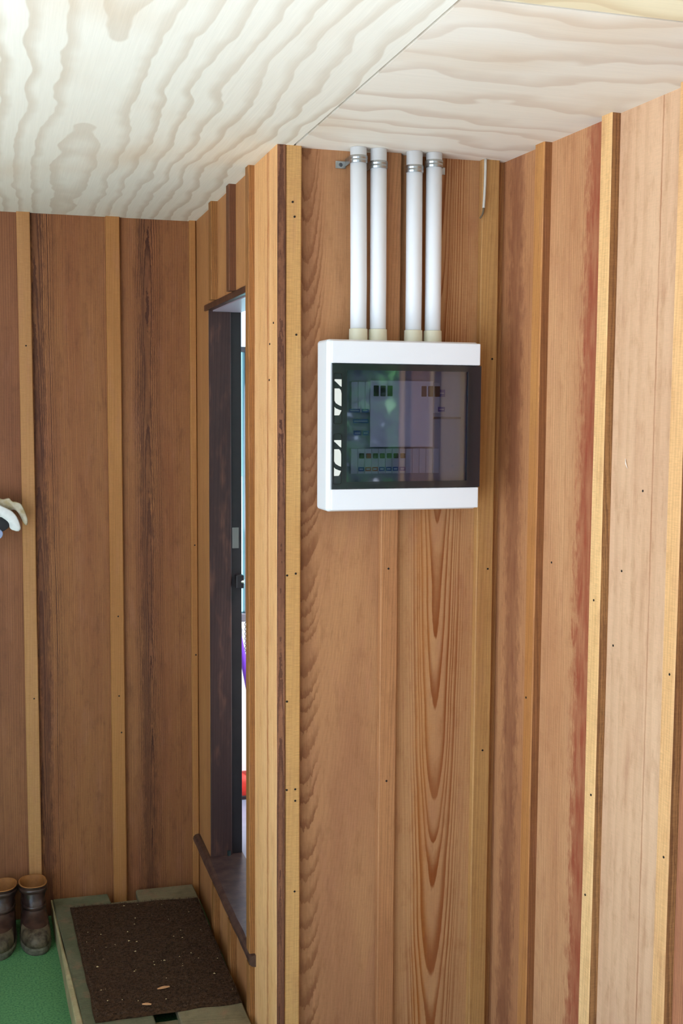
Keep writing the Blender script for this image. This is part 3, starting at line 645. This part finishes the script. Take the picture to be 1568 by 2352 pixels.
# --- boots
M_lea = plain('boot_leather', '2c1d1a', .28, col2='4a342b', nscale=22, bump=.3, spec=.5)
M_lea2 = plain('boot_toe_sheen', '8a785f', .5, col2='453529', nscale=30, bump=.4)
M_lin = plain('boot_lining', 'a0662f', .7, noise=.25, nscale=40)
M_solem = plain('boot_sole', '6c6553', .85, noise=.5, nscale=60)
def boot(loc, rz, label, mirror=1):
    B = empty('boot', loc, rz); tag(B, label, 'boot', 'pair of leather boots')
    B.scale = (1, .90, .97); n = 36
    # level: z, heel y, front y, heel half-width, ball half-width   (toe points to -y)
    lv = [(.020, 0, -.272, .034, .047), (.034, .002, -.276, .036, .049), (.050, .003, -.270, .036, .049), (.064, .003, -.254, .036, .047), (.074, .002, -.228, .036, .044),
          (.083, .000, -.196, .036, .042), (.093, -.002, -.168, .036, .040), (.105, -.004, -.148, .036, .038), (.118, -.004, -.134, .037, .038), (.132, -.002, -.124, .039, .039), (.148, .001, -.120, .042, .042), (.163, .004, -.120, .045, .045), (.176, .005, -.122, .046, .046)]
    def loop(z, h, f, wh, wb, grow=0., cr=0.):
        out = []
        for k in range(n):
            a = 2*math.pi*k/n; cy = (h+f)/2; ly = (h-f)/2+grow; t = (1-math.sin(a))/2     # t=0 heel, 1 toe
            w = wh + (wb-wh)*min(1, t*1.5) + grow
            y = cy + ly*math.copysign(abs(math.sin(a))**.85, math.sin(a)); x = w*math.copysign(abs(math.cos(a))**.8, math.cos(a))
            if t > .4: x += mirror*.008*(t-.4)
            c_ = cr*mnoise.noise((x*28, y*28, z*60+loc[0]*50)); out.append((x*(1+c_), y+c_*.02, z))
        return out
    fine = []
    for a, b in zip(lv, lv[1:]):
        for s in (0, .5): fine.append(tuple(a[i]*(1-s)+b[i]*s for i in range(5)))
    fine.append(lv[-1])
    bm = bmesh.new(); lo = [loop(*q, 0., .10 if .07 < q[0] < .15 else .03) for q in fine]
    rings(bm, lo, True, False); up = obj('upper', bm, M_lea, B, True)
    # lining: rolled rim and inner tube
    bm = bmesh.new(); t_ = lv[-1]
    rings(bm, [loop(*t_, 0.), loop(t_[0]+.003, *t_[1:], -.001), loop(t_[0]+.002, *t_[1:], -.004), loop(*lv[11], -.006), loop(*lv[10], -.007), loop(*lv[9], -.007), loop(*lv[8], -.008), loop(*lv[7], -.009), loop(.06, -.012, -.14, .026, .03)], False, True)
    obj('lining', bm, M_lin, B, True)
    bm = bmesh.new(); b0 = lv[0]
    rings(bm, [loop(0, *b0[1:], .001), loop(.006, *b0[1:], .004), loop(.018, *b0[1:], .005), loop(.024, *b0[1:], .003)], True, True); obj('sole', bm, M_solem, B, False)
    # toe cap shell over the front, toe reflection put into its pale colour
    bm = bmesh.new(); cap = []
    for q in fine:
        if q[0] <= .075:
            L_ = loop(*q, .0012, .03); cap.append([p for p in L_ if True][int(n*.58):int(n*.92)+1])
    vv = [[bm.verts.new(p) for p in l] for l in cap]
    for a, b in zip(vv, vv[1:]):
        for i in range(len(a)-1): bm.faces.new((a[i], a[i+1], b[i+1], b[i]))
    bmesh.ops.solidify(bm, geom=bm.faces[:], thickness=.0008); obj('toe_cap', bm, M_lea2, up, True)
    # strap round the ankle and collar band
    for z_, q, g_ in ((.112, lv[7], .002), (.160, lv[11], .0018)):
        bm = bmesh.new(); rings(bm, [loop(z_-.007, *q[1:], g_-.001), loop(z_-.006, *q[1:], g_+.001), loop(z_+.006, *q[1:], g_+.001), loop(z_+.007, *q[1:], g_-.001)], False, False); obj('strap', bm, M_lea, up, True)
    return B
boot((-.010, 3.935, 0), -.08, 'dark leather boot cut by the left picture edge', -1)
boot((.080, 3.938, 0), .03, 'dark leather boot next to the wooden step', 1)

# --- work glove hung on a nail at the left
GL = empty('work_glove', (-.06, 3.93, 1.44)); tag(GL, 'off-white leather work glove hanging on the back wall at the left edge', 'glove')
M_glv = plain('glove_leather', 'f2f0ee', .6, noise=.08, nscale=60, bump=.3); M_glv2 = plain('glove_worn', 'd8cdb8', .65, col2='b7a27a', nscale=30, bump=.3); M_cuff = plain('glove_cuff', '2e2d31', .8, noise=.2, nscale=80)
def flap(nme, out, yc, th, mt):
    """soft leather piece: outline in the picture's left-edge pixels turned into metres on the wall, puffed to a thickness"""
    pts = [Vector((.002+a*.00137+.06, 0, 1.467-(b-1145)*.00146-1.44)) for a, b in out]; c = sum(pts, Vector())/len(pts)
    sm = []
    for q in range(len(pts)):
        a, b, d = pts[q-1], pts[q], pts[(q+1) % len(pts)]; sm += [b.lerp(a, .22), b.lerp(d, .22)]
    bm = bmesh.new(); lo = []
    for k_, dy in ((.72, -1), (.9, -.85), (1, -.3), (1, .3), (.9, .85), (.72, 1)):
        lo.append([(c.x+(p.x-c.x)*k_ if False else p.x+(c.x-p.x)*(1-k_)*.35, yc-3.93+dy*th/2+.003*mnoise.noise((p.x*60, p.z*60, yc)), p.z+(c.z-p.z)*(1-k_)*.35) for p in sm])
    rings(bm, lo); return obj(nme, bm, mt, GL, True)
flap('finger', [(-40, 1150), (-12, 1150), (2, 1158), (14, 1164), (27, 1171), (37, 1182), (44, 1197), (47, 1212), (40, 1218), (22, 1212), (21, 1200), (15, 1192), (0, 1182), (-20, 1185), (-40, 1190)], 3.885, .020, M_glv)
flap('finger', [(-30, 1140), (-5, 1141), (6, 1146), (14, 1144), (22, 1143), (28, 1151), (38, 1152), (48, 1156), (54, 1166), (60, 1180), (64, 1196), (62, 1206), (56, 1204), (50, 1190), (42, 1176), (34, 1169), (20, 1170), (0, 1160), (-30, 1165)], 3.912, .022, M_glv2)
flap('cuff', [(-40, 1175), (0, 1178), (14, 1188), (21, 1196), (20, 1208), (12, 1214), (4, 1218), (-10, 1222), (-40, 1220)], 3.900, .018, M_cuff)
flap('lining', [(-40, 1205), (-6, 1208), (4, 1216), (6, 1224), (2, 1231), (-8, 1236), (-40, 1236)], 3.893, .016, plain('glove_blue', 'a9b6dc', .6))
bm = bmesh.new(); g_ = bmesh.ops.create_uvsphere(bm, u_segments=20, v_segments=12, radius=1)
for v in bm.verts: v.co = Vector((-.008+v.co.x*.062, -.028+v.co.y*.017, -.018+v.co.z*(.046+.006*v.co.x)))
obj('palm', bm, M_glv, GL, True)
bm = bmesh.new(); tube(bm, [(-.02, .052, .03), (-.02, -.0, .03), (-.02, -.03, .04)], .003, 8); obj('hook', bm, M_nail, GL)

# --- things inside the bright room
PB = empty('blind_chain', (.9205, 4.372, .80)); tag(PB, 'thin dark bead chain hanging below the window in the bright room', 'chain')
M_ch = plain('chain_dark', '3c3f55', .4, .4)
for i in range(7):
    bm = bmesh.new(); R_, r_ = .0085, .0016; nl = 14; z = .008+i*.019
    pts = [(R_*.55*math.cos(2*math.pi*k/nl), .002*math.sin(4*math.pi*k/nl), z+R_*1.05*math.sin(2*math.pi*k/nl)) for k in range(nl+1)]
    tube(bm, pts, r_, 6, False); obj('link', bm, M_ch, PB, True)
PP = empty('pool_noodle', (0, 0, 0)); tag(PP, 'purple foam tube leaning behind the door gap', 'foam tube')
bm = bmesh.new(); tube(bm, bez((.84, 4.28, 1.02), (.88, 4.26, .86), (.905, 4.25, .70), (.985, 4.235, SILL), 14), .013, 16); obj('tube', bm, plain('foam_purple', '6a35c0', .6), PP, True)
RB = empty('red_bag', (.90, 4.32, SILL)); tag(RB, 'soft red bag standing on the inner floor beyond the sill', 'bag')
bm = bmesh.new(); lo = []
for z, s in ((.0, .8), (.015, 1), (.04, 1.02), (.065, .9), (.085, .62), (.095, .25)):
    lo.append([((.07*s)*math.cos(2*math.pi*k/20)*(1+.08*mnoise.noise((k*.9, z*30, 2))), (.045*s)*math.sin(2*math.pi*k/20), z) for k in range(20)])
rings(bm, lo); obj('body', bm, plain('bag_red', 'd2301f', .6, noise=.2, nscale=30), RB, True)
bm = bmesh.new(); rings(bm, [[(.072*math.cos(2*math.pi*k/20)*s, .047*math.sin(2*math.pi*k/20)*s, z) for k in range(20)] for z, s in ((-.0035, .9), (.0, .92), (.010, 1.0), (.013, .98))]); obj('base', bm, plain('bag_base', '3a2a2c', .7), RB)

# --- greenery in the yard (mirrored in the smoked door)
M_leaf = plain('leaf', '4d8a3a', .6, col2='2c5a2a', nscale=3); M_trunk = wood('trunk', '6b543f', '5a4632', '3c2d20')
def tree(name, loc, hh, rad, label, seed):
    T = empty(name, loc); tag(T, label, 'tree', 'trees in the yard'); r_ = random.Random(seed)
    bm = bmesh.new(); tube(bm, [(0, 0, -.05), (.05, .03, hh*.3), (0, .05, hh*.6)], [.12, .09, .05], 10); obj('trunk', bm, M_trunk, T, True)
    V, Fc = [], []
    for q in range(9000):
        d = Vector((r_.gauss(0, 1), r_.gauss(0, 1), r_.gauss(0, 1))).normalized(); k_ = r_.random()**.4
        p = Vector((d.x*rad*k_, d.y*rad*k_, hh*.52+d.z*hh*.47*k_)); p *= 1+.25*mnoise.noise(p*1.3)
        a = Vector((r_.gauss(0, 1), r_.gauss(0, 1), r_.gauss(0, 1))).normalized()*.09; b = a.cross(d).normalized()*.045; i0 = len(V)
        V += [p-a, p+b, p+a, p-b]; Fc.append((i0, i0+1, i0+2, i0+3))
    me = bpy.data.meshes.new('foliage'); me.from_pydata([tuple(v) for v in V], [], Fc); f = link('foliage', me, M_leaf, T); f['kind'] = 'stuff'
tree('leafy_tree', (3.3, -3.2, -.05), 4.2, 1.5, 'tall leafy tree mirrored in the left part of the smoked door', 1)
tree('leafy_tree', (6.7, -8.4, -.05), 5.0, 2.0, 'farther leafy tree behind the mirrored one in the yard', 2)
